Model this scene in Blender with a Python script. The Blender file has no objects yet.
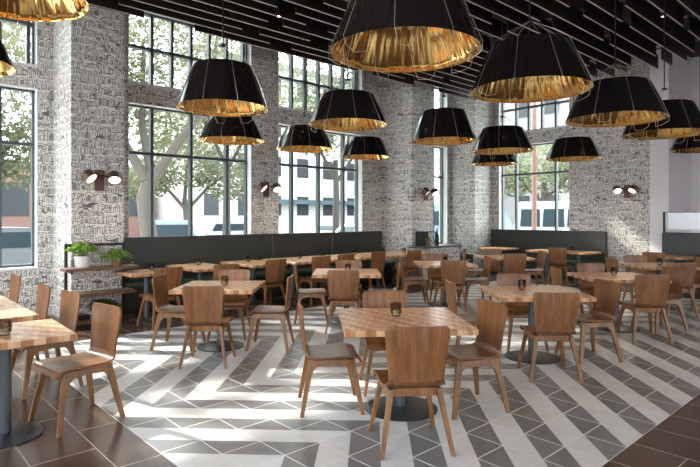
import bpy, math, random
from mathutils import Vector, Matrix
random.seed(7)
R = math.radians
scn = bpy.context.scene
col = scn.collection
vs = scn.view_settings
scn.display_settings.display_device = 'sRGB'
vs.view_transform = 'Standard'; vs.look = 'None'; vs.gamma = 1.0; vs.use_curve_mapping = False
vs.exposure = 0.85
scn.cycles.sample_clamp_indirect = 5.0

# ------------------------------------------------------------------ nodes
class NT:
    def __init__(s, name):
        s.mat = bpy.data.materials.new(name); s.mat.use_nodes = True
        s.t = s.mat.node_tree; s.t.nodes.clear()
        s.out = s.t.nodes.new('ShaderNodeOutputMaterial')
    def n(s, typ, **kw):
        x = s.t.nodes.new(typ)
        for k, v in kw.items(): setattr(x, k, v)
        return x
    def put(s, sock, v):
        if isinstance(v, bpy.types.NodeSocket): s.t.links.new(v, sock)
        elif v is not None:
            if hasattr(sock.default_value, '__len__') and not hasattr(v, '__len__'): sock.default_value = (v,)*len(sock.default_value)
            elif sock.type == 'RGBA' and len(v) == 3: sock.default_value = (*v, 1)
            else: sock.default_value = v
    def m(s, op, a, b=None, c=None):
        x = s.n('ShaderNodeMath', operation=op)
        for i, v in enumerate((a, b, c)):
            if v is not None: s.put(x.inputs[i], v)
        return x.outputs[0]
    def add(s, a, b): return s.m('ADD', a, b)
    def sub(s, a, b): return s.m('SUBTRACT', a, b)
    def mul(s, a, b): return s.m('MULTIPLY', a, b)
    def lt(s, a, b): return s.m('LESS_THAN', a, b)
    def gt(s, a, b): return s.m('GREATER_THAN', a, b)
    def mx(s, a, b): return s.m('MAXIMUM', a, b)
    def mn(s, a, b): return s.m('MINIMUM', a, b)
    def ab(s, a): return s.m('ABSOLUTE', a)
    def fl(s, a): return s.m('FLOOR', a)
    def fr(s, a): return s.m('FRACT', a)
    def sep(s, v):
        x = s.n('ShaderNodeSeparateXYZ'); s.put(x.inputs[0], v); return x.outputs
    def comb(s, x, y, z=0.0):
        c = s.n('ShaderNodeCombineXYZ'); s.put(c.inputs[0], x); s.put(c.inputs[1], y); s.put(c.inputs[2], z); return c.outputs[0]
    def coord(s, k='Object'): return s.n('ShaderNodeTexCoord').outputs[k]
    def scale(s, v, sc):
        x = s.n('ShaderNodeMapping'); s.put(x.inputs['Vector'], v); x.inputs['Scale'].default_value = sc; return x.outputs[0]
    def noise(s, v, scale=5., detail=2., rough=.5):
        x = s.n('ShaderNodeTexNoise'); s.put(x.inputs['Vector'], v); x.inputs['Scale'].default_value = scale
        x.inputs['Detail'].default_value = detail; x.inputs['Roughness'].default_value = rough; return x.outputs[0]
    def white(s, v):
        x = s.n('ShaderNodeTexWhiteNoise'); s.put(x.inputs['Vector'], v); return x.outputs[0]
    def rnd(s): return s.n('ShaderNodeObjectInfo').outputs['Random']
    def mix(s, f, a, b):
        x = s.n('ShaderNodeMix', data_type='RGBA'); s.put(x.inputs[0], f); s.put(x.inputs[6], a); s.put(x.inputs[7], b); return x.outputs[2]
    def ramp(s, f, stops):
        x = s.n('ShaderNodeValToRGB'); s.put(x.inputs[0], f); e = x.color_ramp.elements
        while len(e) < len(stops): e.new(.5)
        for k, (p, c) in enumerate(stops): e[k].position = p; e[k].color = (*c, 1)
        return x.outputs[0]
    def bump(s, h, strength=.3, dist=.01):
        x = s.n('ShaderNodeBump'); s.put(x.inputs['Height'], h); x.inputs['Strength'].default_value = strength; x.inputs['Distance'].default_value = dist; return x.outputs[0]
    def bsdf(s, base, rough=.5, metal=0., normal=None, **kw):
        x = s.n('ShaderNodeBsdfPrincipled'); s.put(x.inputs['Base Color'], base); s.put(x.inputs['Roughness'], rough); s.put(x.inputs['Metallic'], metal)
        if normal is not None: s.put(x.inputs['Normal'], normal)
        for k, v in kw.items(): s.put(x.inputs[k], v)
        s.t.links.new(x.outputs[0], s.out.inputs[0]); return s.mat

M = {}
def plain(name, c, rough=.5, metal=0., **kw):
    t = NT(name); nz = t.noise(t.coord(), 18., 3.)
    M[name] = t.bsdf(t.mix(t.mul(nz, .35), c, tuple(v*.72 for v in c)), rough, metal, **kw)

def wood(name, dark, light, grain, rough=.35):
    t = NT(name); o = t.coord(); r = t.rnd()
    v = t.n('ShaderNodeVectorMath', operation='ADD'); t.put(v.inputs[0], t.scale(o, grain)); t.put(v.inputs[1], t.comb(t.mul(r, 31.), t.mul(r, 17.), 0.))
    n1 = t.noise(v.outputs[0], 1., 4., .6)
    n2 = t.noise(v.outputs[0], 5., 2., .5)
    f = t.add(t.mul(n1, .75), t.mul(n2, .3))
    c = t.ramp(f, [(.33, dark), (.68, light)])
    c = t.mix(t.mul(r, .28), c, tuple(x*.55 for x in dark))
    M[name] = t.bsdf(c, rough, 0., t.bump(n2, .08, .002))
wood('walnut_back', (.075, .029, .009), (.31, .128, .042), (16, 16, 1.1))
wood('walnut_seat', (.075, .029, .010), (.265, .108, .038), (16, 1.1, 16), .3)
wood('walnut_leg', (.11, .046, .014), (.32, .145, .048), (22, 22, 1.5), .4)
wood('shelf_wood', (.075, .034, .018), (.22, .105, .055), (1.2, 14, 14), .4)
plain('black_metal', (.015, .015, .016), .4, .3)
plain('steel_grey', (.10, .115, .13), .35, .6)
plain('base_plate', (.045, .05, .055), .35, .6)
plain('frame_grey', (.075, .095, .10), .4, .2)
plain('white_paint', (.86, .81, .83), .6)
plain('white_sill', (.75, .77, .76), .5)
plain('dark_ceiling', (.014, .012, .012), .8)
plain('blade', (.020, .014, .013), .45)
plain('blade_lit_edge', (.50, .44, .41), .5)  # bounce light from the floor on the board edges, put into the colour
plain('rail_grey', (.34, .30, .28), .5)
plain('wire', (.42, .37, .34), .35, .6)
plain('bronze', (.11, .055, .035), .4, .4)
plain('pot_white', (.62, .63, .60), .45)
plain('pot_rust', (.21, .10, .06), .6)
plain('soil', (.03, .02, .015), .9)
plain('asphalt', (.26, .26, .26), .9)
plain('pavement', (.62, .60, .57), .85)
plain('bark', (.115, .10, .088), .9)
plain('bark_dark', (.06, .052, .045), .9)
plain('car_white', (.42, .43, .45), .25)
plain('car_blue', (.17, .24, .31), .25)
plain('car_silver', (.22, .24, .26), .25, .4)
plain('car_dark', (.10, .12, .14), .25)
plain('car_glass', (.02, .035, .045), .35, **{'Specular IOR Level': .12})
plain('tyre', (.02, .02, .02), .8)
plain('facade_white', (.48, .47, .455), .8)
plain('facade_brick', (.17, .095, .08), .85)
plain('facade_grey', (.20, .19, .19), .8)
plain('facade_glass', (.04, .045, .05), .3, **{'Specular IOR Level': .2})
plain('awning', (.05, .08, .10), .6)
plain('wax', (.75, .70, .58), .5)
plain('hedge_dark', (.06, .10, .035), .8)

def leather(name, c):
    t = NT(name); o = t.coord(); n = t.noise(o, 90., 3.)
    M[name] = t.bsdf(t.mix(t.noise(o, 3., 2.), c, tuple(x*.7 for x in c)), .42, 0., t.bump(n, .15, .002))
leather('leather_dark', (.030, .034, .028)); leather('leather_green', (.035, .075, .055))

def leaf(name, a, b):
    t = NT(name); g = t.coord('Generated'); n = t.noise(t.coord(), 2.3, 2.)
    w = t.white(t.scale(t.coord(), (9, 9, 9)))
    c = t.mix(n, a, b)
    d = t.n('ShaderNodeBsdfDiffuse'); t.put(d.inputs[0], c)
    tr = t.n('ShaderNodeBsdfTranslucent'); t.put(tr.inputs[0], c)
    mxs = t.n('ShaderNodeMixShader'); mxs.inputs[0].default_value = .4
    t.t.links.new(d.outputs[0], mxs.inputs[1]); t.t.links.new(tr.outputs[0], mxs.inputs[2]); t.t.links.new(mxs.outputs[0], t.out.inputs[0])
    M[name] = t.mat
leaf('leaf_pale', (.235, .25, .165), (.13, .145, .085)); leaf('leaf_plant', (.30, .46, .10), (.14, .27, .05)); leaf('leaf_deep', (.16, .24, .07), (.07, .13, .03))

def glassy(name, tint, refl=1.0):
    t = NT(name); fz = t.n('ShaderNodeFresnel'); fz.inputs[0].default_value = 1.45
    tr = t.n('ShaderNodeBsdfTransparent'); t.put(tr.inputs[0], tint)
    gl = t.n('ShaderNodeBsdfGlossy'); gl.inputs['Roughness'].default_value = .02
    x = t.n('ShaderNodeMixShader'); t.put(x.inputs[0], t.mul(fz.outputs[0], refl)); t.t.links.new(tr.outputs[0], x.inputs[1]); t.t.links.new(gl.outputs[0], x.inputs[2]); t.t.links.new(x.outputs[0], t.out.inputs[0])
    M[name] = t.mat
t = NT('window_glass'); tr = t.n('ShaderNodeBsdfTransparent'); t.put(tr.inputs[0], (.94, .965, .955)); t.t.links.new(tr.outputs[0], t.out.inputs[0]); M['window_glass'] = t.mat; glassy('smoky_glass', (.80, .74, .68), 1.0); glassy('screen_glass', (.93, .94, .95), 1.2)

def emis(name, c, s):
    t = NT(name); e = t.n('ShaderNodeEmission'); t.put(e.inputs[0], c); e.inputs[1].default_value = s; t.t.links.new(e.outputs[0], t.out.inputs[0]); M[name] = t.mat
emis('bulb_glow', (1, .80, .5), 14); emis('lens_glow', (1, .84, .68), 2.0); emis('spot_glow', (1, .93, .82), 8)

# black lacquer and creased gold foil of the lamps
t = NT('lamp_black'); o = t.coord(); n = t.noise(t.scale(o, (14, 14, 2)), 1., 2.)
M['lamp_black'] = t.bsdf((.012, .010, .009), .11, 0., t.bump(n, .10, .02))
t = NT('lamp_gold'); x, y, z = t.sep(t.coord())
rr = t.m('SQRT', t.add(t.add(t.mul(x, x), t.mul(y, y)), .0001))
n = t.noise(t.comb(t.mul(t.m('DIVIDE', x, rr), 5.), t.mul(t.m('DIVIDE', y, rr), 5.), t.mul(z, .9)), 1., 1.)
M['lamp_gold'] = t.bsdf(t.mix(n, (1.0, .72, .28), (.86, .46, .11)), .12, 1., t.bump(n, .55, .06))

# butcher-block table top
t = NT('block_top'); x, y, z = t.sep(t.coord())
W_, L_ = .038, .115
ix = t.fl(t.m('DIVIDE', x, W_)); sh = t.mul(t.fr(t.mul(ix, .25)), 1.0)
fy = t.add(t.m('DIVIDE', y, L_), t.mul(ix, .5)); iy = t.fl(fy)
r = t.white(t.comb(ix, iy, 1.)); alt = t.fr(t.mul(iy, .5))
f = t.add(t.mul(alt, .9), t.mul(r, .5))
g = t.noise(t.scale(t.coord(), (70, 6, 40)), 1., 3.)
c = t.ramp(f, [(.1, (.72, .47, .28)), (.45, (.57, .31, .155)), (.85, (.34, .15, .06))])
c = t.mix(t.mul(g, .3), c, (.24, .10, .05))
M['block_top'] = t.bsdf(c, .28)

# plywood board facade line-art wallpaper: rows of small arched houses, roofs and tree blots
t = NT('wallpaper'); x, y, z = t.sep(t.n('ShaderNodeNewGeometry').outputs['Position'])
u0 = t.add(x, y); base = t.comb(u0, z, 0.)
wv = t.noise(base, 4.5, 2.); wv2 = t.noise(t.comb(u0, z, 7.3), 4.5, 2.)
u = t.add(u0, t.mul(t.sub(wv, .5), .06)); v = t.add(z, t.mul(t.sub(wv2, .5), .07))
def houses(u, v, W, H, seed, lw):
    vj = t.m('DIVIDE', v, H); j = t.fl(vj)
    ui = t.add(t.m('DIVIDE', u, W), t.mul(t.white(t.comb(j, seed, 3.1)), 5.)); i = t.fl(ui)
    r1 = t.white(t.comb(i, j, seed)); r2 = t.white(t.comb(j, i, seed+5.))
    px = t.mul(t.sub(t.fr(ui), .5), W); py = t.mul(t.sub(t.fr(vj), .5), H)
    ax = t.ab(px)
    hw = t.mul(t.add(.28, t.mul(r1, .18)), W)
    top = t.mul(t.add(.06, t.mul(r2, .32)), H)
    # walls: verticals at +-hw below top, sloping gable above
    wall = t.mul(t.lt(t.ab(t.sub(ax, hw)), lw), t.lt(py, top))
    gable = t.mul(t.lt(t.ab(t.sub(py, t.sub(t.add(top, t.mul(hw, .55)), t.mul(ax, .55)))), lw*1.15), t.lt(ax, t.mul(hw, 1.2)))
    # arched opening
    aw = t.mul(hw, t.add(.38, t.mul(r2, .2))); cy = t.sub(top, t.mul(aw, 1.5))
    dy = t.mx(t.sub(py, cy), 0.)
    d = t.sub(t.m('SQRT', t.add(t.mul(ax, ax), t.mul(dy, dy))), aw)
    arch = t.mul(t.lt(t.ab(d), lw*.9), t.gt(py, -H*.42))
    fillw = t.mul(t.mul(t.lt(d, -lw*1.6), t.gt(r1, .72)), t.gt(py, -H*.40))
    foot = t.mul(t.lt(t.ab(t.add(py, H*.44)), lw*.9), t.gt(r2, .35))
    return t.mx(t.mx(t.mx(wall, gable), t.mx(arch, t.mul(fillw, .75))), foot)
A = houses(u, v, .125, .165, 1.7,  .0042); B = houses(t.add(u, .07), t.add(v, .05), .085, .118, 9.2, .0034)
sel = t.gt(t.noise(base, 2.6, 1.), .5)
line = t.add(t.mul(A, sel), t.mul(B, t.sub(1., sel)))
cn = t.noise(t.comb(t.mul(u0, .8), t.mul(z, 1.5), 2.), 1.9, 3.)
cont = t.lt(t.ab(t.sub(t.fr(t.mul(cn, 12.)), .5)), .06)
bn = t.noise(t.comb(t.mul(u0, .55), t.mul(z, 1.7), 5.), 4.2, 2.)
blot = t.gt(bn, .70)
line = t.mx(t.mx(line, t.mul(cont, .9)), blot)
pap = t.mix(t.noise(base, 1.3, 3.), (.78, .745, .69), (.68, .65, .605))
M['wallpaper'] = t.bsdf(t.mix(line, pap, (.095, .095, .093)), .55)

# floor: brown tile with an inlaid field of half-dark square tiles in zigzag bands
t = NT('floor_tiles'); x, y, z = t.sep(t.coord())
S = .3; A0, A1, B0, B1 = 1.53, 12.03, 1.45, 7.45
inr = t.mul(t.mul(t.gt(x, A0), t.lt(x, A1)), t.mul(t.gt(y, B0), t.lt(y, B1)))
qa = t.m('DIVIDE', t.sub(x, A0), S); qb = t.m('DIVIDE', t.sub(y, B0), S)
zig = t.m('PINGPONG', qb, 5.)
ph = t.m('DIVIDE', t.sub(x, 2.73-.3*3), S)
band = t.m('MODULO', t.add(t.sub(ph, zig), 40.), 2.)
dark = t.lt(band, 1.)
def grout(q, w): return t.lt(t.ab(t.sub(t.fr(t.add(q, .5)), .5)), w)
up = t.lt(t.m('MODULO', qb, 10.), 5.)
dg1 = grout(t.sub(qa, qb), .016); dg2 = grout(t.add(qa, qb), .016)
gr = t.mx(grout(qa, .017), grout(qb, .017))
cell = t.white(t.comb(t.fl(qa), t.fl(qb), dark))
n1 = t.noise(t.coord(), 7., 2., .5)
lightc = t.mix(cell, (.69, .705, .73), (.60, .615, .64)); darkc = t.mix(cell, (.10, .107, .12), (.15, .157, .17))
rug = t.mix(dark, lightc, darkc)
rug = t.mix(t.mul(n1, .35), rug, (.33, .32, .31))
rug = t.mix(gr, rug, (.66, .67, .69))
rowi = t.fl(t.m('DIVIDE', t.sub(x, A0-.29), .4)); sx = t.add(t.m('DIVIDE', t.sub(y, 1.115), .8), t.mul(t.fr(t.mul(rowi, .5)), 1.))
gb = t.mx(grout(t.m('DIVIDE', t.sub(x, A0-.29), .4), .008), grout(sx, .004))
bc = t.white(t.comb(rowi, t.fl(sx), 4.))
brown = t.mix(bc, (.060, .031, .023), (.088, .047, .033)); brown = t.mix(t.mul(n1, .35), brown, (.035, .02, .016))
brown = t.mix(gb, brown, (.40, .34, .30))
rgh = t.add(t.mul(inr, .04), .26)
hgt = t.sub(1., t.mx(t.mul(inr, gr), t.mul(t.sub(1., inr), gb)))
M['floor_tiles'] = t.bsdf(t.mix(inr, brown, rug), rgh, 0., t.bump(hgt, .25, .003))

# ------------------------------------------------------------------ mesh building
class MB:
    def __init__(s): s.v = []; s.f = []; s.mi = []; s.cur = 0
    def add(s, verts, faces):
        k = len(s.v); s.v += [tuple(p) for p in verts]
        for f in faces: s.f.append(tuple(i+k for i in f)); s.mi.append(s.cur)
        return s
    def box(s, a, b, bev=0.):
        x0, y0, z0 = a; x1, y1, z1 = b
        if bev <= 0:
            return s.add([(x0,y0,z0),(x1,y0,z0),(x1,y1,z0),(x0,y1,z0),(x0,y0,z1),(x1,y0,z1),(x1,y1,z1),(x0,y1,z1)],
                         [(0,3,2,1),(4,5,6,7),(0,1,5,4),(1,2,6,5),(2,3,7,6),(3,0,4,7)])
        e = min(bev, (x1-x0)*.49, (y1-y0)*.49, (z1-z0)*.49)
        vs_, idx = [], {}
        for sx in (0,1):
            for sy in (0,1):
                for sz in (0,1):
                    p = (x1 if sx else x0, y1 if sy else y0, z1 if sz else z0); d = (-e if sx else e, -e if sy else e, -e if sz else e)
                    for ax in range(3):
                        q = [p[i]+(0 if i == ax else d[i]) for i in range(3)]
                        idx[(sx,sy,sz,ax)] = len(vs_); vs_.append(q)
        fs = []
        for ax in range(3):
            o = [i for i in range(3) if i != ax]
            for sd in (0,1):
                q = []
                for (p_, r_) in ((0,0),(1,0),(1,1),(0,1)):
                    k = [0,0,0]; k[ax] = sd; k[o[0]] = p_; k[o[1]] = r_; q.append(idx[(*k, ax)])
                fs.append(q if (sd == 1) == (ax != 1) else q[::-1])
            for p_ in (0,1):
                for r_ in (0,1):
                    k0 = [0,0,0]; k1 = [0,0,0]; k1[ax] = 1
                    for k in (k0, k1): k[o[0]] = p_; k[o[1]] = r_
                    fs.append([idx[(*k0,o[0])], idx[(*k1,o[0])], idx[(*k1,o[1])], idx[(*k0,o[1])]])
        for sx in (0,1):
            for sy in (0,1):
                for sz in (0,1): fs.append([idx[(sx,sy,sz,0)], idx[(sx,sy,sz,1)], idx[(sx,sy,sz,2)]])
        s.fix = True
        return s.add(vs_, fs)
    def lathe(s, prof, n=32, c=(0,0,0), wob=None, closed=True):
        vs_, fs = [], []; m = len(prof)
        for k in range(n):
            a = 2*math.pi*k/n; w = wob(k) if wob else 0.
            for r, z in prof: vs_.append((c[0]+(r+w*(.02 < r < .4985))*math.cos(a), c[1]+(r+w*(.02 < r < .4985))*math.sin(a), c[2]+z))
        for k in range(n):
            k2 = (k+1) % n
            for i in range(m-1): fs.append((k*m+i, k2*m+i, k2*m+i+1, k*m+i+1))
        return s.add(vs_, fs)
    def tube(s, pts, rad, n=8, caps=True):
        pts = [Vector(p) for p in pts]; rad = rad if hasattr(rad, '__len__') else [rad]*len(pts)
        vs_, fs = [], []; up = None
        for i, p in enumerate(pts):
            d = (pts[min(i+1, len(pts)-1)]-pts[max(i-1, 0)]).normalized()
            if up is None: up = d.orthogonal().normalized()
            up = (up-d*up.dot(d)); up = up.normalized() if up.length > 1e-5 else d.orthogonal().normalized()
            w = d.cross(up)
            for k in range(n):
                a = 2*math.pi*k/n; vs_.append(p+(up*math.cos(a)+w*math.sin(a))*rad[i])
        for i in range(len(pts)-1):
            for k in range(n): fs.append((i*n+k, i*n+(k+1) % n, (i+1)*n+(k+1) % n, (i+1)*n+k))
        if caps: fs.append(tuple(range(n))[::-1]); fs.append(tuple((len(pts)-1)*n+k for k in range(n)))
        return s.add(vs_, fs)
    def prism(s, poly, fn0, fn1):
        n = len(poly); vs_ = [fn0(*p) for p in poly]+[fn1(*p) for p in poly]
        return s.add(vs_, [tuple(range(n))[::-1], tuple(range(n, 2*n))]+[(i, (i+1) % n, n+(i+1) % n, n+i) for i in range(n)])
    def sheet(s, rows, th, nx=10):
        # rows: (y, z, halfwidth, dish)
        T, Bt = [], []; m = len(rows)
        for i, (y, z, w, d) in enumerate(rows):
            a = rows[max(i-1, 0)]; b = rows[min(i+1, m-1)]
            ty, tz = b[0]-a[0], b[1]-a[1]; l = math.hypot(ty, tz) or 1; ny, nz = tz/l, -ty/l
            for k in range(nx+1):
                q = -1+2*k/nx; o = d*q*q
                T.append((w*q, y+ny*(o+th/2), z+nz*(o+th/2))); Bt.append((w*q, y+ny*(o-th/2), z+nz*(o-th/2)))
        N = len(T); W = nx+1; fs = []
        for i in range(m-1):
            for k in range(nx):
                a = i*W+k; fs.append((a, a+W, a+W+1, a+1)); fs.append((N+a, N+a+1, N+a+W+1, N+a+W))
            a = i*W; fs.append((a, N+a, N+a+W, a+W)); a = i*W+nx; fs.append((a, a+W, N+a+W, N+a))
        for k in range(nx):
            fs.append((k, k+1, N+k+1, N+k)); a = (m-1)*W+k; fs.append((a, N+a, N+a+1, a+1))
        return s.add(T+Bt, fs)
    def build(s, name, mat, parent=None, loc=(0,0,0), rz=0., smooth=40.):
        me = bpy.data.meshes.new(name); me.from_pydata(s.v, [], s.f)
        import bmesh
        bm = bmesh.new(); bm.from_mesh(me); bmesh.ops.recalc_face_normals(bm, faces=bm.faces); bm.to_mesh(me); bm.free()
        for x in (mat if isinstance(mat, (list, tuple)) else [mat]): me.materials.append(M[x])
        if isinstance(mat, (list, tuple)): me.polygons.foreach_set('material_index', s.mi)
        if smooth:
            me.polygons.foreach_set('use_smooth', [True]*len(me.polygons)); me.set_sharp_from_angle(angle=R(smooth))
        o = bpy.data.objects.new(name, me); col.objects.link(o); o.parent = parent; o.location = loc; o.rotation_euler = (0,0,rz)
        return o

def tag(o, label, cat, group=None, kind=None):
    if label: o['label'] = label
    if cat: o['category'] = cat
    if group: o['group'] = group
    if kind: o['kind'] = kind
    return o
def empty(name, loc=(0,0,0), rz=0.):
    o = bpy.data.objects.new(name, None); col.objects.link(o); o.location = loc; o.rotation_euler = (0,0,rz); o.empty_display_size = .1; return o
def struct(o): o['kind'] = 'structure'; return o
def dup(o, parent=None):
    c = o.copy(); col.objects.link(c)
    if parent: c.parent = parent
    for ch in list(o.children): dup(ch, c)
    return c
_used = set()
def inst(proto, loc, rz, label, group=None):
    if proto.name not in _used: _used.add(proto.name); o = proto
    else: o = dup(proto)
    o.location = loc; o.rotation_euler = (0,0,rz); o['label'] = label
    if group: o['group'] = group
    return o

# ------------------------------------------------------------------ camera (eye at the room origin, 1.587 m up, level, facing the corner)
YAW = R(-42.67)
cd = bpy.data.cameras.new('camera'); cam = bpy.data.objects.new('camera', cd); col.objects.link(cam)
cam.location = (0, 0, 1.587); cam.rotation_euler = (R(90), 0, YAW)
cd.sensor_width = 36; cd.lens = 36*542/700; cd.shift_y = -16.5/700; cd.clip_start = .05; cd.clip_end = 400
scn.camera = cam

# ------------------------------------------------------------------ room shell
H = 5.6
WP = 9.7; WT = .3; RW = 13.9
def wall_cells(mb, us, zs, openings, fn):
    us = sorted(set(us+[e for o in openings for e in o[:2]])); zs = sorted(set(zs+[e for o in openings for e in o[2:]]))
    for i in range(len(us)-1):
        run = None
        for j in range(len(zs)-1):
            cu, cz = (us[i]+us[i+1])/2, (zs[j]+zs[j+1])/2
            if any(o[0] < cu < o[1] and o[2] < cz < o[3] for o in openings):
                if run is not None: fn(mb, us[i], us[i+1], run, zs[j]); run = None
            elif run is None: run = zs[j]
        if run is not None: fn(mb, us[i], us[i+1], run, zs[-1])
ZL = (.79, 3.63); ZU = (3.99, 5.35)
Lw = [(-.35, 2.19), (3.61, 6.15), (6.82, 9.36), (11.15, 12.80)]
Rw = [(6.56, 8.68)]
ops = [(a, b, *z) for a, b in Lw for z in (ZL, ZU)]
mb = MB(); wall_cells(mb, [-3.0, 14.2], [0, H], ops, lambda m, a, b, c, d: m.box((a, WP, c), (b, WP+WT, d)))
struct(mb.build('wall_left', 'wallpaper', smooth=0))
opr = [(a, b, *z) for a, b in Rw for z in (ZL, ZU)]
mb = MB(); wall_cells(mb, [4.62, WP], [0, H], opr, lambda m, a, b, c, d: m.box((RW, a, c), (RW+.3, b, d)))
struct(mb.build('wall_right', 'wallpaper', smooth=0))
for i, (a0, b0, a1, b1) in enumerate([(2.41, 8.72, 3.18, WP), (10.1, 8.72, 10.93, WP), (13.0, 8.88, RW, WP)]):
    mb = MB(); mb.box((a0, b0, 0), (a1, b1, H)); struct(mb.build('wall_column_%d' % (i+1), 'wallpaper', smooth=0))
mb = MB(); mb.box((RW, 4.22, 0), (RW+.35, 4.62, H)); struct(mb.build('wall_pilaster', 'white_paint', smooth=0))
mb = MB(); mb.box((15.6, -5, 0), (15.8, 4.22, H)); mb.box((RW+.35, 4.22, 0), (15.8, 4.42, H)); struct(mb.build('wall_far', 'white_paint', smooth=0))
mb = MB(); wall_cells(mb, [-5.0, WP], [0, H], [(-3.5, -1.2, .8, 3.6), (.2, 2.6, .8, 5.2), (4.2, 6.6, .8, 5.2), (7.2, 9.4, .8, 5.2)], lambda m, a, b, c, d: m.box((-3.3, a, c), (-3.0, b, d)))
struct(mb.build('wall_near', 'white_paint', smooth=0))  # unseen side wall, put in to cut the fill light; openings admit some sky
mb = MB(); wall_cells(mb, [-3.3, 15.8], [0, H], [(-1.0, 1.2, .8, 3.4), (4.0, 6.2, .8, 3.4), (9.0, 11.4, .8, 3.4)], lambda m, a, b, c, d: m.box((a, -5.3, c), (b, -5.0, d)))
struct(mb.build('wall_back', 'white_paint', smooth=0))  # unseen rear wall, added to weaken the fill from behind the camera
mb = MB(); mb.box((-3, -5, -.12), (15.8, WP+WT, 0)); struct(mb.build('floor', 'floor_tiles', smooth=0))
mb = MB(); mb.box((-3, -5, H), (15.8, WP+WT, H+.2)); struct(mb.build('ceiling', 'dark_ceiling', smooth=0))

def window(n, lo, hi, z0, z1, axis, pl, vert, hor, sill=True):
    """frame bars in the wall opening; axis 'a': along x at y=pl, axis 'b': along y at x=pl"""
    def bx(m, u0, u1, c0, c1, d0, d1):
        if axis == 'a': m.box((u0, pl+d0, c0), (u1, pl+d1, c1))
        else: m.box((pl+d0, u0, c0), (pl+d1, u1, c1))
    m = MB(); F = .045
    bx(m, lo, lo+F, z0, z1, .15, .24); bx(m, hi-F, hi, z0, z1, .15, .24); bx(m, lo, hi, z0, z0+F, .15, .24); bx(m, lo, hi, z1-F, z1, .15, .24)
    for q in vert: bx(m, q-.026, q+.026, z0, z1, .14, .25)
    for q in hor: bx(m, lo, hi, q-.026, q+.026, .145, .245)
    w = struct(m.build('window_%d' % n, 'frame_grey', smooth=0))
    p = MB(); bx(p, lo+.01, hi-.01, z0+.01, z1-.01, .192, .198); p.build('pane', 'window_glass', w, smooth=0)
    j_ = MB(); bx(j_, lo, lo+.012, z0, z1, -.004, .15); bx(j_, hi-.012, hi, z0, z1, -.004, .15); bx(j_, lo, hi, z1-.012, z1, -.004, .15); j_.build('lit_jamb', 'white_sill', w, smooth=0)  # white liners carry the daylight on the reveals in their colour
    if sill:
        s_ = MB(); bx(s_, lo, hi, z0-.03, z0+.005, -.03, .15); s_.build('sill', 'white_sill', w, smooth=0)
n = 1
for a, b in Lw[:3]:
    w_ = b-a; vt = [a+.49, a+1.27, a+2.05]
    window(n, a, b, *ZL, 'a', WP, vt, [2.75]); n += 1
    window(n, a, b, *ZU, 'a', WP, [a+.49, a+.88, a+1.27, a+1.66, a+2.05, a+2.44][:6], [4.68]); n += 1
window(n, *Lw[3], *ZL, 'a', WP, [Lw[3][0]+.4, Lw[3][0]+1.2], [2.75]); n += 1
window(n, *Lw[3], *ZU, 'a', WP, [Lw[3][0]+.4, Lw[3][0]+.8, Lw[3][0]+1.2], [4.68]); n += 1
window(n, *Rw[0], *ZL, 'b', RW, [7.02, 8.21], [2.80]); n += 1
window(n, *Rw[0], *ZU, 'b', RW, [7.02, 7.42, 7.82, 8.21], [4.68]); n += 1

# ------------------------------------------------------------------ ceiling baffles
rows = 24
pat = [(3.0, .45), (3.4, .3), (2.7, .5), (3.2, .35)]
for j in range(rows):
    b = 8.58-.3*j
    a = [-.1, 1.0, .35, 1.55][j % 4]+.12*((j*5) % 3)-2.0
    if j == 0: segs = [(.2, 3.44), (4.31, 8.1), (8.6, 10.0), (10.98, 12.6)]
    else:
        segs = []
        while a < 12.5:
            L, gap = pat[(j+len(segs)) % 4]
            e = min(a+L, 12.75-.1*(j % 3))
            if e-a > .5: segs.append((a, e))
            a = e+gap
    for (s0, s1) in segs:
        if s1 < .9: continue
        c = ((s0+s1)/2, b, 4.76); hl = (s1-s0)/2
        t_ = empty('ceiling_baffle', c)
        tag(t_, 'dark hanging ceiling board with pale bounce-lit lower edge among the slatted rows', 'ceiling baffle', 'dark slatted ceiling boards')
        MB().box((-hl, -.012, .008), (hl, .012, .30)).build('board', 'blade', t_, smooth=0)
        tag(MB().box((-hl, -.012, 0), (hl, .012, .008)).build('lit_edge', 'blade_lit_edge', t_, smooth=0), 'edge painted as floor bounce light', None)
for k in range(8):
    a = 1.0+1.62*k
    r_ = MB().box((a-.02, 1.5, 5.062), (a+.02, 8.62, 5.10)).build('ceiling_rail', 'rail_grey', smooth=0)
    tag(r_, 'thin grey cross rail carrying the slatted ceiling boards', 'rail', 'rails above the ceiling boards')
    for hb in (2.0, 5.0, 8.0): MB().tube([(a, hb, 5.10), (a, hb, H)], .006, 6).build('hanger', 'black_metal', r_)
for k, (a, b, lab) in enumerate([(4.9, 6.95, 'small black spotlight between ceiling boards above first tall window'), (6.9, 3.9, 'small black spotlight between ceiling boards at upper right'), (7.0, 6.6, 'small black spotlight among ceiling boards above middle window'), (9.3, 2.9, 'small black spotlight among ceiling boards far right')]):
    t_ = empty('ceiling_spotlight', (a, b, 4.70)); tag(t_, lab, 'spotlight', 'ceiling spotlights')
    MB().lathe([(0, .14), (.045, .14), (.045, 0), (.036, 0), (.036, .02), (0, .02)], 16).build('housing', 'black_metal', t_)
    MB().lathe([(0, .016), (.034, .016), (.034, .019), (0, .019)], 16).build('lens', 'spot_glow', t_)
    MB().tube([(0, 0, .14), (0, 0, H-4.70)], .008, 6).build('stem', 'black_metal', t_)

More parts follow.
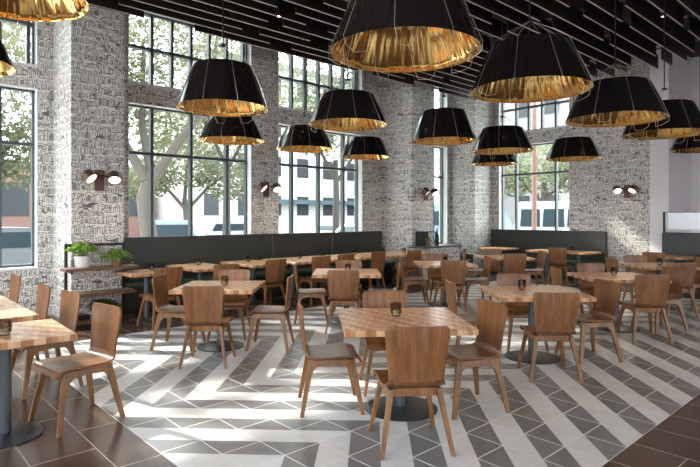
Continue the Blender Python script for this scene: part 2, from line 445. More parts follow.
# ------------------------------------------------------------------ pendant lamps
def make_pendant():
    t_ = empty('pendant_lamp'); tag(t_, 'x', 'pendant lamp', 'black and gold pendant lamps')
    rb, rt, h = .5, .325, .41
    rng = random.Random(3)
    wo = [rng.uniform(-.004, .004) for _ in range(72)]; wi = [rng.uniform(-.020, .006) for _ in range(72)]
    MB().lathe([(rb, 0), (rb-.083, .21), (rt+.003, h-.012), (rt-.01, h), (.02, h+.002), (.001, h+.002)], 72, wob=lambda k: wo[k]).build('outer_shade', 'lamp_black', t_, smooth=35)
    g = MB().lathe([(rb+.001, -.003), (rb-.001, -.003), (rb-.034, .04), (rb-.10, .2), (rt-.018, h-.04), (.001, h-.025)], 48, wob=lambda k: wi[k]).build('lining', 'lamp_gold', t_, smooth=60)
    tag(g, 'creased gold lining', None)
    w = MB(); N = 9
    for k in range(N):
        a0 = 2*math.pi*k/N+.2
        P = [(.03, h+.215, 0), (.18, h+.125, .0), (.338, h+.010, 0.02), (.514, .01, .06), (.505, -.045, .08), (.44, -.085, .10), (.41, -.085, .28), (.43, .0, .36), (.36, .18, .46)]
        w.tube([(r*math.cos(a0+d), r*math.sin(a0+d), z) for r, z, d in P], .0021, 5)
    tag(w.build('wire_cage', 'wire', t_), 'bent wire cage', None)
    MB().lathe([(0, h+.23), (.03, h+.225), (.03, h+.20), (0, h+.195)], 16).build('hub', 'black_metal', t_)
    MB().tube([(0, 0, h+.22), (0, 0, 2.3)], .007, 6).build('cord', 'black_metal', t_)
    MB().lathe([(.0, .19), (.03, .20), (.042, .235), (.035, .27), (.02, .30), (.018, .34), (.0, .34)], 16).build('bulb', 'bulb_glow', t_)
    MB().lathe([(0, h-.03), (.028, h-.031), (.028, .34), (0, .34)], 12).build('socket', 'black_metal', t_)
    return t_
pend = make_pendant()
PL = [((2.73, 2.42), 2.69, 'large black lamp with gold inside, frontmost at top centre'),
      ((4.28, 2.37), 2.67, 'big black and gold lamp at upper right over the right-hand table'),
      ((3.06, 5.41), 2.80, 'big black and gold lamp in front of the first tall window'),
      ((4.69, 5.13), 2.77, 'black and gold lamp in the middle, just under the frontmost lamp'),
      ((6.02, 2.34), 2.63, 'black and gold lamp right of the big upper right one'),
      ((6.81, 5.23), 2.77, 'black and gold lamp before the pale column right of centre'),
      ((4.35, 7.42), 2.77, 'smaller black lamp just below the one at the first tall window'),
      ((5.88, 7.56), 2.78, 'black and gold lamp left of the pair before the middle window'),
      ((7.73, 7.93), 2.81, 'small black lamp lowest before the middle window'),
      ((8.03, 4.95), 2.69, 'black and gold lamp above the left edge of the far corner window'),
      ((10.18, 4.73), 2.70, 'black and gold lamp at the right edge of the far corner window'),
      ((10.42, 6.62), 2.75, 'smallest black lamp, half hidden below another by the corner window'),
      ((7.68, 2.38), 2.65, 'black and gold lamp before the white wall at right'),
      ((11.62, 3.0), 2.83, 'black lamp at the right edge, lowest before the white wall'),
      ((.79, 4.30), 3.10, 'black and gold lamp cut by the top left corner'),
      ((.60, 5.70), 2.90, 'gold lined lamp at the left edge below the corner one')]
for k, (p, z, lab) in enumerate(PL):
    o = inst(pend, (*p, z), .37*k, lab); o.scale.z = {2: 1.13, 5: 1.13, 0: 1.0}.get(k, .93)
    l = bpy.data.lights.new('lamp_bulb_light', 'POINT'); l.energy = 22; l.color = (1, .84, .62); l.shadow_soft_size = .045
    lo = bpy.data.objects.new('lamp_bulb_light', l); col.objects.link(lo); lo.parent = o; lo.location = (0, 0, .25)

# ------------------------------------------------------------------ wall sconces
def sconce(loc, rz, label, heads=((-.16, -35), (.16, 15))):
    """plate against the wall, facing local -y"""
    t_ = empty('wall_sconce', loc, rz); tag(t_, label, 'wall light', 'two-headed wall sconces')
    MB().box((-.07, -.035, -.17), (.07, -.002, .15), .006).build('back_plate', 'bronze', t_, smooth=0)
    for x, ang in heads:
        h = MB(); Rt = Matrix.Rotation(R(ang), 4, 'Y') @ Matrix.Rotation(R(-38), 4, 'X')
        h.lathe([(0, .075), (.085, .07), (.095, .055), (.095, -.06), (.088, -.06), (.085, -.045), (0, -.045)], 28)
        h.v = [tuple(Rt @ Vector(p)+Vector((x*1.15, -.15, .03))) for p in h.v]
        hd = h.build('lamp_head', 'bronze', t_)
        l = MB(); l.lathe([(0, -.062), (.05, -.060), (.084, -.052), (.084, -.047), (0, -.047)], 28)
        l.v = [tuple(Rt @ Vector(p)+Vector((x*1.15, -.15, .03))) for p in l.v]; l.build('lens', 'lens_glow', hd)
        d = Rt.to_3x3() @ Vector((0, 0, -1))
        li = bpy.data.lights.new('sconce_light', 'SPOT'); li.energy = 4; li.color = (1, .82, .6); li.spot_size = R(165); li.spot_blend = 1.0; li.shadow_soft_size = .07
        lo = bpy.data.objects.new('sconce_light', li); col.objects.link(lo); lo.parent = t_; lo.location = Vector((x*1.15, -.15, .03))+d*.09; lo.rotation_euler = d.to_track_quat('-Z', 'Y').to_euler()
    MB().tube([(-.19, -.10, .05), (.19, -.10, .05)], .010, 8).build('arm', 'bronze', t_)
    MB().tube([(0, -.03, .05), (0, -.105, .05)], .014, 8).build('bracket', 'bronze', t_)
sconce((2.80, 8.72, 2.16), 0, 'bronze two-headed sconce on the wallpapered column above the plant shelf')
sconce((6.50, 9.70, 2.18), 0, 'bronze two-headed sconce on the pier between the two tall windows')
sconce((10.62, 8.72, 2.18), 0, 'bronze sconce on the far column above the potted plant')
sconce((13.90, 5.12, 2.22), R(-90), 'bronze two-headed sconce on the right wallpapered wall beside white pilaster')

# ------------------------------------------------------------------ tables
def make_table(name, lx, ly, pole=.045, base=.30):
    t_ = empty(name); tag(t_, 'x', 'table')
    MB().box((-lx/2, -ly/2, .705), (lx/2, ly/2, .75), .004).build('tabletop', 'block_top', t_, smooth=0)
    MB().lathe([(0, .70), (pole, .70), (pole, .03), (0, .03)], 24).build('pole', 'steel_grey', t_)
    MB().lathe([(0, .034), (pole+.02, .032), (base-.03, .016), (base, .010), (base, .001), (0, .001)], 48).build('base_plate', 'base_plate', t_)
    MB().box((-lx*.3, -.03, .69), (lx*.3, .03, .7045)).box((-.03, -ly*.3, .685), (.03, ly*.3, .7045)).build('spider_bracket', 'black_metal', t_, smooth=0)
    return t_
def make_holder():
    t_ = empty('candle_holder'); tag(t_, 'x', 'candle holder', 'smoky glass candle holders')
    MB().lathe([(0, .001), (.032, .001), (.039, .02), (.044, .06), (.043, .11), (.039, .11), (.040, .06), (.035, .024), (0, .012)], 8).build('glass', 'smoky_glass', t_, smooth=0)
    w = MB()
    for k in range(8):
        a = math.pi/4*k; w.tube([(.041*math.cos(a), .041*math.sin(a), .02), (.0455*math.cos(a), .0455*math.sin(a), .06), (.0445*math.cos(a), .0445*math.sin(a), .11)], .0016, 5)
    for z, r in ((.11, .043), (.06, .045), (.006, .034)): w.lathe([(r+.003, z), (r, z+.003), (r-.003, z), (r, z-.003), (r+.003, z)], 24)
    w.build('rim_wire', 'black_metal', t_)
    MB().lathe([(0, .055), (.026, .055), (.028, .014), (0, .013)], 16).build('candle', 'wax', t_)
    return t_
square = make_table('square_dining_table', 1.0, 1.0); deep = make_table('banquette_table', .73, 1.14, .045, .28); small = make_table('small_square_table', .78, .78, .045, .25); tiny = make_table('compact_square_table', .73, .73, .045, .24)
holder = make_holder()

# ------------------------------------------------------------------ chairs (face local +y)
def make_chair():
    t_ = empty('dining_chair'); tag(t_, 'x', 'chair', 'walnut dining chairs')
    def wid(w, d, r): return w if d >= r else w-r+math.sqrt(max(r*r-(r-d)**2, 0))
    rows = []
    for (y, z, w) in [(.235, .405, 0), (.234, .412, 1), (.231, .422, 2), (.224, .436, 3), (.205, .449, 4), (.15, .455, 5), (.05, .451, 6), (-.06, .447, 7), (-.14, .447, 8), (-.18, .453, 9), (-.205, .466, 10), (-.218, .484, 11), (-.224, .502, 12)]:
        d = math.hypot(.235-y, z-.405) if w < 5 else 1
        ww = wid(.222, d+.004, .035)
        if w >= 8: ww = .222-(w-7)*.0075
        rows.append((y, z, ww, .006 if w < 9 else .006+.014*(w-8)/4))
    rows = rows
    MB().sheet(rows, .016, 12).build('seat', 'walnut_seat', t_, smooth=50)
    rows = []
    zt = .865
    for k in range(22):
        q = k/21; q = 1-(1-q)**1.5
        z = .498+(zt-.498)*q; y = -.224-.052*q**1.2+.018*q*q*q
        w = .186+.034*min(1, q*1.15); rows.append((y, z, wid(w, (zt-z)+.002, .04), .020))
    MB().sheet(rows, .015, 12).build('backrest', 'walnut_back', t_, smooth=50)
    for sx in (-1, 1):
        for sy in (-1, 1):
            po = [(.0, .432), (.19, .432), (.262, 0), (.232, 0), (.168, .30), (.148, .352), (.118, .378), (.0, .386)]
            x_ = lambda z: sx*(.165+.075*(.432-z)/.432)
            tk = lambda z: .013+.004*z/.43
            m = MB(); m.prism(po, lambda y, z: (x_(z)-tk(z), sy*y*(1.0 if sy > 0 else .98), z), lambda y, z: (x_(z)+tk(z), sy*y*(1.0 if sy > 0 else .98), z))
            m.build('leg', 'walnut_leg', t_, smooth=25)
    for sy in (-1, 1):
        m = MB(); m.box((-.152, sy*.152-.012, .378), (.152, sy*.152+.012, .436), .004); m.build('seat_rail', 'walnut_leg', t_, smooth=0)
    return t_
chair = make_chair()
CG = 'walnut dining chairs'
def ch(x, y, rz, label): return inst(chair, (x, y, 0), rz, label, CG)
_ca, _sa = math.cos(-YAW), math.sin(-YAW)
jit = random.Random(5)
def local(x, y, rho, dx, dy): return x+dx*math.cos(rho)-dy*math.sin(rho), y+dx*math.sin(rho)+dy*math.cos(rho)

TB = [((3.36, 3.02), 4, 'the foremost centre table', (.68, .59, .56, .57), 'foremost checkered square table in the middle of the tiled field'),
      ((3.34, 5.97), 0, 'the left table near the plant shelf', (.74, .52, .62, .56), 'checkered square table left of centre, beyond it the plant shelf'),
      ((5.59, 6.14), 0, 'the middle table before the long banquette', (.70, .54, .56, .52), 'checkered square table directly behind the foremost one'),
      ((5.67, 3.11), 0, 'the right table beyond the foremost one', (.70, .70, .62, .52), 'checkered square table right of the foremost one, nearest on that side'),
      ((7.95, 6.10), 0, 'the table before the potted plant sideboard', (.66, .55, .56, .54), 'checkered square table in front of the low sideboard with plant'),
      ((8.0, 3.10), 0, 'the right table facing the wall sconce', (.66, .62, .60, .54), 'checkered square table at right, in front of the wall sconce'),
      ((10.4, 3.3), 0, 'the far right table by white wall', (.66, .60, .60, .54), 'checkered square table far right before the white wall'),
      ((10.18, 6.25), 0, 'the far table by the corner window', (.62, .58, .60, .54), 'checkered square table far back before the corner window booth')]
for k, ((x, y), rot, nm, d, lab) in enumerate(TB):
    rho = YAW+R(rot); inst(square, (x, y, 0), rho, lab, 'square checkered dining tables').scale = (.95, .95, 1) if k == 1 else (1, 1, 1)
    for q, (dx, dy, r, side) in enumerate(((0, -d[0], 0, 'back turned to us, near side of'), (-d[1], 0, -90, 'on the left of'), (d[2], 0, 90, 'on the right of'), (0, d[3], 180, 'facing us, far side of'))):
        j1, j2 = jit.uniform(-.03, .03), jit.uniform(-4, 4)
        j2 += {(0, 2): 10, (3, 2): 13, (5, 2): 14, (0, 0): 1, (6, 2): 12}.get((k, q), 0)
        j1 += {(0, 0): -.06, (3, 0): -.08, (1, 0): .02, (0, 1): .09, (6, 0): -.12}.get((k, q), 0)
        px, py = local(x, y, rho, dx+(j1 if dx == 0 else 0), dy+(j1 if dy == 0 else 0))
        ch(px, py, rho+R(r+j2), 'walnut chair %s %s' % (side, nm))
    cx, cy = local(x, y, rho, (-.03, .05, .02, -.08, .03, .02, .0, .02)[k], (.08, .0, .1, .12, .05, .1, .0, .0)[k])
    inst(holder, (cx, cy, .7505), .3*k, 'smoky glass candle holder on %s' % nm)

# tables along the window banquette, row from left to right
inst(tiny, (3.37, 8.29, 0), 0, 'compact square table at the banquette end beside the plant shelf')
WTB = [(4.40, 'first'), (5.46, 'second'), (6.38, 'third'), (7.13, 'fourth'), (7.98, 'fifth'), (8.76, 'sixth'), (9.51, 'last')]
for a, nm in WTB: inst(deep, (a, 8.57, 0), 0, 'long checkered table, %s from the left along the window banquette' % nm, 'tables along the window banquette')
for k, (a, b, nm) in enumerate([(3.50, 8.42, 'compact table by the plant shelf'), (4.47, 8.75, 'first long banquette table'), (5.47, 8.75, 'second long banquette table'), (6.66, 8.72, 'third long banquette table'), (8.19, 8.72, 'fifth long banquette table'), (9.0, 8.65, 'sixth long banquette table'), (9.62, 8.55, 'last long banquette table')]):
    inst(holder, (a, b, .7505), .2*k, 'smoky glass candle holder on %s' % nm)
for a, b, rz, nm in [(3.34, 7.70, 3, 'compact table by the plant shelf'), (4.25, 7.62, -3, 'first long banquette table'), (5.36, 7.93, 2, 'second long banquette table'), (6.40, 7.95, -2, 'third long banquette table'), (7.08, 8.03, 1, 'fourth long banquette table'), (7.97, 8.03, 3, 'fifth long banquette table'), (9.12, 8.03, -4, 'sixth and last long banquette tables')]:
    ch(a, b, R(rz), 'walnut chair facing the window banquette, at the %s' % nm)

# tables by the right wall booth
for (x, y, nm) in [(12.96, 8.1, 'small square table deepest in the corner booth'), (12.94, 6.68, 'small square table in mid booth, left one of the joined pair'), (12.94, 5.89, 'small square table in the booth, right one of the joined pair'), (12.96, 3.85, 'small square table at the right hand booth with glass screen')]:
    inst(small, (x, y, 0), 0, nm, 'tables along the right wall booths')
inst(holder, (13.05, 6.1, .7505), 0, 'smoky glass candle holder on joined tables under corner window')
ch(12.40, 6.05, R(-86), 'walnut chair drawn up to joined tables in the corner booth')
ch(12.38, 3.95, R(-92), 'walnut chair at the small table by glass screened booth')

# tables at the left edge
inst(small, (.82, 4.58, 0), R(-2), 'small checkered table at the lower left edge, nearest on that side', 'left edge checkered tables')
inst(small, (.80, 5.61, 0), 0, 'small checkered table at the left edge behind the nearest one', 'left edge checkered tables')
inst(small, (.80, 6.41, 0), 0, 'small checkered table at left edge under the left window', 'left edge checkered tables')
inst(holder, (.80, 4.47, .7505), .4, 'smoky glass candle holder on small table at left edge')
ch(1.31, 4.58, R(100), 'orange-lit walnut chair standing clear at lower left, seen whole')
ch(1.33, 5.66, R(96), 'walnut chair just behind the lower left chair, mostly its backrest')
ch(1.27, 6.41, R(91), 'dark walnut chair below the left window, second furthest of four')
ch(1.27, 7.74, R(92), 'walnut chair furthest back on the left, under the left window')

# ------------------------------------------------------------------ banquettes
def banquette(name, L, panels, label, screen=False):
    """runs along local +x from 0 to L, back at local y=0, seat towards -y"""
    t_ = empty(name); tag(t_, label, 'banquette')
    w = L/panels
    for k in range(panels):
        MB().box((k*w+.003, -.12, .40), ((k+1)*w-.003, 0, 1.232), .014).build('backrest', 'leather_dark', t_, smooth=0)
        MB().box((k*w+.004, -.58, .36), ((k+1)*w-.004, -.123, .47), .025).build('seat_cushion', 'leather_green', t_, smooth=0)
    MB().box((0, -.52, .07), (L, 0, .357)).build('base', 'leather_dark', t_, smooth=0)
    MB().box((.02, -.46, .001), (L-.02, -.02, .07)).build('plinth', 'black_metal', t_, smooth=0)
    return t_
bq = banquette('window_banquette', 6.72, 4, 'long dark green leather banquette running under the two tall windows'); bq.location = (3.22, 9.69, 0)
bq = banquette('corner_banquette', 3.27, 2, 'dark green leather banquette under the far corner window'); bq.location = (13.88, 8.85, 0); bq.rotation_euler = (0, 0, R(-90))
bq = banquette('screened_banquette', 2.4, 1, 'dark green leather banquette at far right before the white wall'); bq.location = (13.88, 4.32, 0); bq.rotation_euler = (0, 0, R(-90))
s_ = empty('glass_screen', (13.80, 4.28, 1.233)); tag(s_, 'clear glass screen with thin black frame on top of the right banquette', 'glass screen')
MB().box((-.02, -.02, 0), (.02, .02, .47)).build('post', 'black_metal', s_, smooth=0)
MB().box((-.015, -2.3, .455), (.015, -.022, .47)).build('top_rail', 'black_metal', s_, smooth=0)
MB().box((-.004, -2.3, .002), (.004, -.022, .454)).build('pane', 'screen_glass', s_, smooth=0)
MB().box((-.02, -2.34, 0), (.02, -2.302, .47)).build('post', 'black_metal', s_, smooth=0)

# ------------------------------------------------------------------ shelf unit with plants on the first column
s_ = empty('plant_shelf', (2.30, 8.71, 0)); tag(s_, 'wooden three-board shelf unit with black steel posts against the wallpapered column', 'shelf')
for z, x1, dpt in ((.80, .97, .36), (.43, .93, .36)): MB().box((-.06, -dpt, z), (x1, -.035, z+.045), .003).build('shelf_board', 'shelf_wood', s_, smooth=0)
MB().box((-.06, -.52, .06), (.66, -.035, .11), .003).build('shelf_board', 'shelf_wood', s_, smooth=0)
for x in (.03, .86): MB().box((x-.02, -.034, .001), (x+.02, -.002, 1.19)).build('post', 'black_metal', s_, smooth=0)
MB().box((.052, -.03, 1.145), (.838, -.006, 1.188)).build('top_bar', 'black_metal', s_, smooth=0)
for z in (.775, .405):
    for x in (.03, .80): MB().box((x-.015, -.33, z), (x+.015, -.037, z+.0235)).build('bracket', 'black_metal', s_, smooth=0)
MB().box((-.02, -.48, .001), (.62, -.06, .059)).build('plinth', 'black_metal', s_, smooth=0)

def plant(name, loc, label, pot_prof, potm, leaves, spread, hang, height, lm, size, seed=1, n=24):
    t_ = empty(name, loc); tag(t_, label, 'potted plant')
    MB().lathe(pot_prof, n).build('pot', potm, t_)
    zt = max(z for r, z in pot_prof)
    rr = max(r for r, z in pot_prof)*.84
    MB().lathe([(0, zt-.02), (rr, zt-.02), (rr, zt-.035), (0, zt-.035)], 20).build('soil', 'soil', t_)
    rng = random.Random(seed); m = MB(); st = MB()
    for k in range(leaves):
        a = rng.uniform(0, 6.283); q = rng.uniform(.15, 1)
        tip = Vector((math.cos(a)*spread*q, math.sin(a)*spread*q, zt+height*(1-.5*q)*rng.uniform(.5, 1.1)-hang*q*q*rng.uniform(.2, 1)))
        root = Vector((math.cos(a)*rr*.5*q, math.sin(a)*rr*.5*q, zt-.03))
        mid = (root+tip)/2+Vector((0, 0, height*.35))
        if k % 3 == 0: st.tube([root, mid, tip], .0022, 4)
        for pt in (tip, mid.lerp(tip, .5)):
            d = Vector((math.cos(a+rng.uniform(-1, 1)), math.sin(a+rng.uniform(-1, 1)), rng.uniform(-.7, .5))).normalized(); sd = d.cross(Vector((rng.uniform(-.4, .4), rng.uniform(-.4, .4), 1))).normalized()
            L = size*rng.uniform(.7, 1.25); W_ = L*.36; up = d.cross(sd)*L*.12
            m.add([pt, pt+d*L*.45+sd*W_-up, pt+d*L, pt+d*L*.45-sd*W_-up, pt+d*L*.5], [(0, 1, 4), (1, 2, 4), (2, 3, 4), (3, 0, 4)])
    m.build('foliage', lm, t_); st.build('stem', lm, t_)
plant('potted_plant', (2.50, 8.49, .846), 'bushy light green plant in white pot on upper shelf', [(0, .001), (.085, .001), (.10, .02), (.112, .17), (.104, .17), (.095, .12), (0, .12)], 'pot_white', 130, .20, .02, .22, 'leaf_plant', .065, 3)
plant('trailing_plant', (2.99, 8.50, .846), 'trailing fern in small rusty pot at the shelf right end', [(0, .001), (.06, .001), (.075, .10), (.07, .10), (.06, .07), (0, .07)], 'pot_rust', 110, .22, .14, .18, 'leaf_plant', .055, 5)
plant('grassy_plant', (2.78, 8.46, .112), 'dark grassy plant low on the bottom shelf', [(0, .001), (.08, .001), (.09, .10), (.085, .10), (.08, .07), (0, .07)], 'pot_rust', 110, .20, .05, .14, 'leaf_deep', .09, 8)
tag(MB().box((-.10, -.10, .001), (.10, .10, .075), .006).build('storage_box', 'black_metal', None, (2.42, 8.36, .111), R(12), smooth=0), 'low black box on the bottom shelf behind the left chairs', 'box')

# ------------------------------------------------------------------ sideboard behind the far column
s_ = empty('sideboard', (10.75, 8.50, 0)); tag(s_, 'low wallpapered sideboard with dark stone top before the far column', 'sideboard')
MB().box((-.74, -.20, .001), (.74, .20, .83)).build('body', 'wallpaper', s_, smooth=0)
MB().box((-.78, -.24, .831), (.78, .21, .875), .005).build('countertop', 'frame_grey', s_, smooth=0)
s_ = empty('display_frame', (10.34, 8.48, .876)); tag(s_, 'open black frame box holding plant on the sideboard', 'frame')
for x in (-.22, .22):
    for y in (-.12, .12): MB().box((x-.012, y-.012, 0), (x+.012, y+.012, .34)).build('post', 'black_metal', s_, smooth=0)
MB().box((-.232, -.132, .341), (.232, .132, .362)).build('top_panel', 'black_metal', s_, smooth=0)
MB().box((-.207, .112, .001), (.207, .124, .339)).build('back_panel', 'black_metal', s_, smooth=0)
plant('herb_plant', (10.36, 8.44, .877), 'small green plant inside the black frame on the sideboard', [(0, .001), (.05, .001), (.06, .10), (.055, .10), (.05, .08), (0, .08)], 'pot_rust', 60, .075, .0, .12, 'leaf_plant', .04, 12)
b_ = empty('bottle', (10.80, 8.50, .876)); tag(b_, 'dark glass bottle standing beside the plant frame', 'bottle')
MB().lathe([(0, .001), (.05, .001), (.052, .2), (.045, .25), (.018, .32), (.018, .40), (0, .40)], 20).build('body', 'car_glass', b_)
MB().lathe([(0, .43), (.02, .428), (.02, .401), (0, .401)], 14).build('stopper', 'bronze', b_)
s_ = empty('armchair', (12.02, 8.72, 0), 0); tag(s_, 'dark leather armchair between the sideboard and the corner booth', 'armchair')
MB().box((-.30, .14, .14), (.30, .27, .88), .03).build('backrest', 'leather_dark', s_, smooth=0)
MB().box((-.19, -.27, .30), (.19, .135, .45), .03).build('seat', 'leather_dark', s_, smooth=0)
for x0 in (-.30, .195): MB().box((x0, -.27, .14), (x0+.105, .135, .62), .03).build('armrest', 'leather_dark', s_, smooth=0)
MB().box((-.19, -.25, .16), (.19, .135, .297)).build('base', 'leather_dark', s_, smooth=0)
for x in (-.24, .24):
    for y in (-.2, .2): MB().lathe([(0, .15), (.022, .15), (.016, .001), (0, .001)], 10, (x, y, 0)).build('leg', 'black_metal', s_)
# ------------------------------------------------------------------ outside
G = -.15
mb = MB(); mb.box((-60, -60, G-.4), (90, 90, G-.002)); struct(mb.build('ground', 'asphalt', smooth=0))
mb = MB(); mb.box((-30, WP+WT, G-.001), (18.5, 15.5, G+.10)); mb.box((15.8, -40, G-.001), (19.0, WP+WT, G+.10)); struct(mb.build('ground_pavement', 'pavement', smooth=0))

def tree(name, x, y, trunk, branches, clusters, leaves, size, label, bark='bark', lm='leaf_pale', seed=1):
    rng = random.Random(seed); t_ = empty(name, (x, y, G)); tag(t_, label, 'tree')
    MB().tube([p[:3] for p in trunk], [p[3] for p in trunk], 10).build('trunk', bark, t_)
    for b in branches: MB().tube([p[:3] for p in b], [p[3] for p in b], 8).build('branch', bark, t_)
    m = MB()
    for (cx, cy, cz, rx, rz, wgt) in clusters:
        for k in range(int(leaves*wgt)):
            while True:
                p = Vector((rng.uniform(-1, 1), rng.uniform(-1, 1), rng.uniform(-1, 1)))
                if .25 < p.length < 1: break
            c = Vector((cx+p.x*rx, cy+p.y*rx, cz+p.z*rz))
            d = Vector((rng.gauss(0, 1), rng.gauss(0, 1), rng.gauss(0, 1))).normalized(); e = d.orthogonal().normalized(); L = size*rng.uniform(.6, 1.3)
            m.add([c, c+d*L*.5+e*L*.3, c+d*L, c+d*L*.5-e*L*.3], [(0, 1, 2, 3)])
    m.build('foliage', lm, t_, smooth=0)
tree('street_tree', 5.7, 14.0, [(0, 0, 0, .26), (.05, 0, 1.2, .21), (-.05, .05, 2.2, .20), (.1, 0, 2.9, .18)],
     [[(.05, 0, 2.6, .15), (.5, -.3, 3.4, .13), (1.0, -.5, 4.2, .11), (1.5, -.6, 5.4, .07), (1.7, -.7, 7, .04)], [(-.03, 0, 2.7, .15), (-.5, .3, 3.7, .12), (-.8, .5, 5.0, .08), (-1.2, .7, 7, .04)], [(.1, 0, 2.9, .13), (.1, .6, 4.2, .1), (.3, 1.0, 6.5, .05)], [(1.0, -.5, 4.2, .06), (1.9, .2, 4.8, .05), (2.8, .6, 5.6, .03)]],
     [(-1.5, .5, 6.2, 2.0, 1.5, .9), (1.6, -.6, 6.6, 2.2, 1.6, 1.0), (.3, 1.2, 7.4, 2.4, 1.5, .8), (2.8, .8, 5.4, 1.3, .9, .35), (-1.3, 0, 4.3, .9, .7, .25), (1.2, 1.2, 4.3, 1.2, .9, .35), (-.2, .9, 5.2, 1.4, .8, .4)], 2600, .17, 'large street tree with forked trunk outside the first tall window', seed=2)
tree('street_tree', 2.4, 18.5, [(0, 0, 0, .2), (0, 0, 1.5, .16), (.1, 0, 2.8, .12), (0, .1, 4, .1)], [[(.05, 0, 2.4, .1), (.9, .2, 3.6, .06), (1.5, .2, 4.6, .04)], [(.05, 0, 2.2, .1), (-.9, -.2, 3.4, .06), (-1.6, 0, 4.4, .04)]],
     [(0, 0, 5.4, 2.4, 1.9, 1.2), (1.4, .4, 3.7, 1.5, 1.1, .7), (-1.6, 0, 3.6, 1.6, 1.2, .8), (0, .3, 3.4, 1.2, 1.0, .5), (0, 0, 7.5, 2, 1.4, .7)], 2300, .20, 'leafy street tree outside the left edge window', seed=4)
tree('street_tree', 11.6, 24.0, [(0, 0, 0, .2), (.05, 0, 1.6, .15), (0, .1, 2.6, .12)], [[(.0, 0, 2.0, .1), (1.0, -.4, 3.2, .06), (1.8, -.6, 3.8, .03)], [(0, 0, 2.1, .1), (-1.0, .3, 3.3, .06), (-1.7, .5, 3.9, .03)], [(0, .1, 2.6, .1), (.2, .2, 4.5, .05)]],
     [(0, 0, 4.3, 2.4, 1.2, 1.3), (1.9, -.7, 3.4, 1.6, .9, .8), (-1.9, .6, 3.4, 1.6, .9, .8), (0, 0, 6, 2.4, 1.6, 1)], 1700, .22, 'small spreading tree across the street behind the parked car', seed=6)
tree('street_tree', 18.0, 20.6, [(0, 0, 0, .22), (.05, 0, 2.6, .17), (0, 0, 4.6, .12)], [[(.0, 0, 3.4, .1), (1.0, -.4, 5, .06)], [(0, 0, 3.6, .1), (-1.0, .3, 5.4, .06)]],
     [(0, 0, 6.6, 3.0, 2.1, 1.2), (1.6, -.8, 8.4, 2.4, 1.6, .8), (-2.2, .6, 7.6, 2.0, 1.6, .7), (0, 0, 10, 2.6, 1.6, .8)], 2100, .24, 'tall tree with high crown outside the middle window', 'bark_dark', seed=8)
tree('street_tree', 10.2, 17.8, [(0, 0, 0, .16), (.02, 0, 2.6, .13), (0, 0, 4.6, .10)], [[(.0, 0, 3.4, .08), (.9, -.3, 5.2, .05)], [(0, 0, 3.6, .08), (-.8, .3, 5.4, .05)]],
     [(0, 0, 6.2, 1.9, 1.5, .9), (.6, -.4, 8, 1.8, 1.5, .7), (.9, 0, 4.2, .7, 1.4, .35)], 2200, .17, 'slender street tree seen at the right side of first tall window', 'bark_dark', seed=11)
tree('street_tree', 27.5, 14.4, [(0, 0, 0, .25), (.05, 0, 2, .2), (0, 0, 3.6, .14)], [[(.0, 0, 2.4, .1), (-.3, 1.4, 4, .06)], [(0, 0, 2.6, .1), (.2, -1.4, 4, .06)]],
     [(0, 0, 4.4, 2.6, 1.5, 1.2), (0, 2.6, 3.9, 2.0, 1.2, .8), (.4, -2.4, 4.2, 2.0, 1.3, .8)], 2300, .22, 'broad green tree behind the vans outside the corner window', seed=13)
pl_ = empty('lamp_post', (18.2, 9.9, G)); tag(pl_, 'slim pale post standing outside the corner window', 'post')
MB().lathe([(0, 7.5), (.07, 7.5), (.09, .4), (.13, .38), (.13, 0), (0, 0)], 16).build('shaft', 'facade_brick', pl_)
MB().tube([(0, 0, 7.3), (.5, 0, 7.6), (1.1, 0, 7.6)], .05, 8).build('arm', 'facade_grey', pl_)

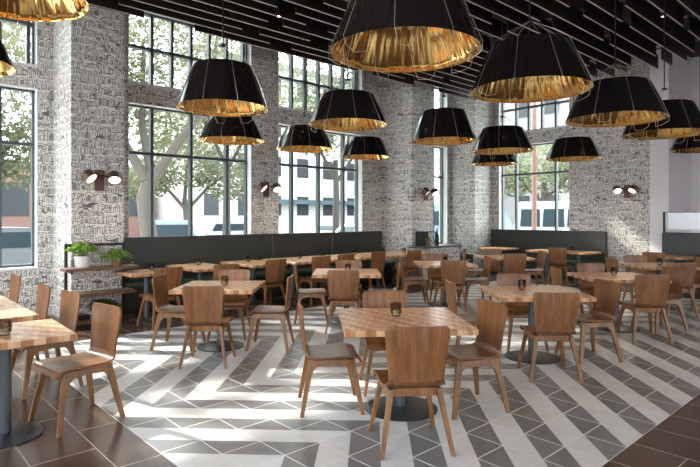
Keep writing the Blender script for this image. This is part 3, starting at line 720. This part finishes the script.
def car(x, y, rz, body, label, L=4.4, W=1.8, Hh=1.5, van=False):
    t_ = empty('car', (x, y, G), rz); tag(t_, label, 'car')
    h = L/2
    if van: pr = [(-h, .35), (-h, .9), (-h+.05, Hh-.12), (-h+.2, Hh), (h-1.25, Hh), (h-.75, 1.1), (h-.1, .95), (h, .6), (h, .35)]
    else: pr = [(-h, .35), (-h, .75), (-h+.1, .95), (-h+.55, Hh-.06), (-h+.9, Hh), (h-1.9, Hh-.03), (h-1.25, .95), (h-.2, .82), (h, .62), (h, .35)]
    m = MB()
    def yy(z): return W/2 if z < .97 else W/2-.22*(z-.97)/(Hh-.97)
    m.prism(pr, lambda x_, z: (x_, -yy(z), z), lambda x_, z: (x_, yy(z), z)); m.build('body', body, t_, smooth=30)
    for s in (-1, 1):
        if van:
            for w0, w1 in ((-h+.3, -h+1.25), (-h+1.37, -h+2.35), (-h+2.47, h-1.3)):
                g = MB(); g.prism([(w0, 1.3), (w0, Hh-.35), (w1-.06, Hh-.35), (w1, 1.3)], lambda x_, z: (x_, s*(yy(z)-.005), z), lambda x_, z: (x_, s*(yy(z)+.012), z)); g.build('side_window', 'car_glass', t_, smooth=0)
            continue
        g = MB()
        wl = [(-h+.45, 1.0), (-h+.75, Hh-.13), (h-1.95, Hh-.13), (h-1.45, 1.0)] if not van else [(-h+.4, 1.12), (-h+.45, Hh-.2), (h-1.4, Hh-.2), (h-1.0, 1.12)]
        g.prism(wl, lambda x_, z: (x_, s*(yy(z)-.005), z), lambda x_, z: (x_, s*(yy(z)+.012), z)); g.build('side_window', 'car_glass', t_, smooth=0)
    g = MB(); zt, zb = (Hh-.16, 1.02)
    x0 = -h+.12 if not van else -h+.035; x1 = -h+.49 if not van else -h+.055
    g.add([(x0-.02, -W*.38, zb), (x0-.02, W*.38, zb), (x1-.03, W*.34, zt), (x1-.03, -W*.34, zt), (x0+.1, -W*.38, zb), (x0+.1, W*.38, zb), (x1+.1, W*.34, zt), (x1+.1, -W*.34, zt)], [(0, 1, 2, 3), (7, 6, 5, 4), (0, 4, 5, 1), (1, 5, 6, 2), (2, 6, 7, 3), (3, 7, 4, 0)]); g.build('rear_window', 'car_glass', t_, smooth=0)
    for wx in (-h+.8, h-.85):
        for s in (-1, 1):
            q = MB(); q.lathe([(0, -.1), (.30, -.1), (.33, -.07), (.33, .07), (.30, .1), (0, .1)], 20); q.v = [(wx+a, s*(W/2-.06)+c, .33+b) for a, b, c in q.v]; q.build('wheel', 'tyre', t_)
car(3.1, 15.9, R(8), 'car_silver', 'silver parked car seen low in the left edge window')
car(1.0, 21.5, R(3), 'car_white', 'white parked car further off in left edge window', Hh=1.6)
car(9.3, 20.5, R(66), 'car_blue', 'pale blue parked car below the forked tree', Hh=1.62)
car(15.6, 26.5, R(0), 'car_white', 'white car across the street at right of first window', Hh=1.5)
car(21.5, 23.5, R(12), 'car_white', 'white car low behind the middle window', Hh=1.45)
car(23.9, 11.1, R(-86), 'car_white', 'white van at right in the corner window', 4.8, 1.95, 2.45, True)
car(24.2, 16.5, R(-86), 'car_blue', 'pale blue van at left in the corner window', 4.9, 1.95, 2.4, True)
car(18.0, 17.6, R(5), 'car_silver', 'silver car seen through the narrow window', Hh=1.5)

def building(name, x0, y0, x1, y1, h, mat, label, face, cols, rws, zb=1.2, wf=.55, hf=.55, shop=False):
    t_ = empty(name, ((x0+x1)/2, (y0+y1)/2, G)); tag(t_, label, 'building')
    hx, hy = (x1-x0)/2, (y1-y0)/2
    MB().box((-hx, -hy, 0), (hx, hy, h)).build('wall', mat, t_, smooth=0)
    MB().box((-hx-.2, -hy-.2, h), (hx+.2, hy+.2, h+.4)).build('parapet', 'facade_grey', t_, smooth=0)
    L = 2*hx if face == 'y' else 2*hy; cw = L/cols; rh = (h-zb)/rws
    for i in range(cols):
        for j in range(rws):
            u0 = -L/2+cw*(i+.5-wf/2); u1 = u0+cw*wf; z0 = zb+rh*(j+.5-hf/2); z1 = z0+rh*hf
            m = MB(); m.box((u0, -hy-.06, z0), (u1, -hy+.02, z1)) if face == 'y' else m.box((-hx-.06, u0, z0), (-hx+.02, u1, z1))
            m.build('window', 'facade_glass', t_, smooth=0)
    if shop:
        m = MB(); m.box((-hx*.5, -hy-1.0, 2.9), (hx*.6, -hy-.01, 3.3)); m.build('awning', 'awning', t_, smooth=0)
building('white_building', 20, 40, 48, 52, 15, 'facade_white', 'large white building across the street behind middle window', 'y', 9, 4, 1.0, .42, .5, True)
building('brick_building', -4, 46, 19, 58, 5.5, 'facade_brick', 'low red brick building across the street behind the trees', 'y', 8, 1, .6, .6, .5)
building('brick_house', -34, 36, -6, 48, 11, 'facade_brick', 'red brick block beyond the trees at far left', 'y', 8, 3, 1.0, .4, .5)
building('apartment_building', 46, 8, 60, 36, 22, 'facade_grey', 'tall grey apartment block with many windows beyond the vans', 'x', 10, 7, 1.5, .5, .5)

# ------------------------------------------------------------------ daylight
w = bpy.data.worlds.new('sky'); scn.world = w; w.use_nodes = True
bg = w.node_tree.nodes['Background']; bg.inputs[0].default_value = (.90, .95, 1.0, 1); bg.inputs[1].default_value = 5.0
sd = bpy.data.lights.new('sun', 'SUN'); sd.energy = 7; sd.angle = R(1.6); sd.color = (1, .93, .82)
so = bpy.data.objects.new('sun', sd); col.objects.link(so)
so.rotation_euler = Vector((.20, -.76, -.62)).to_track_quat('-Z', 'Y').to_euler()
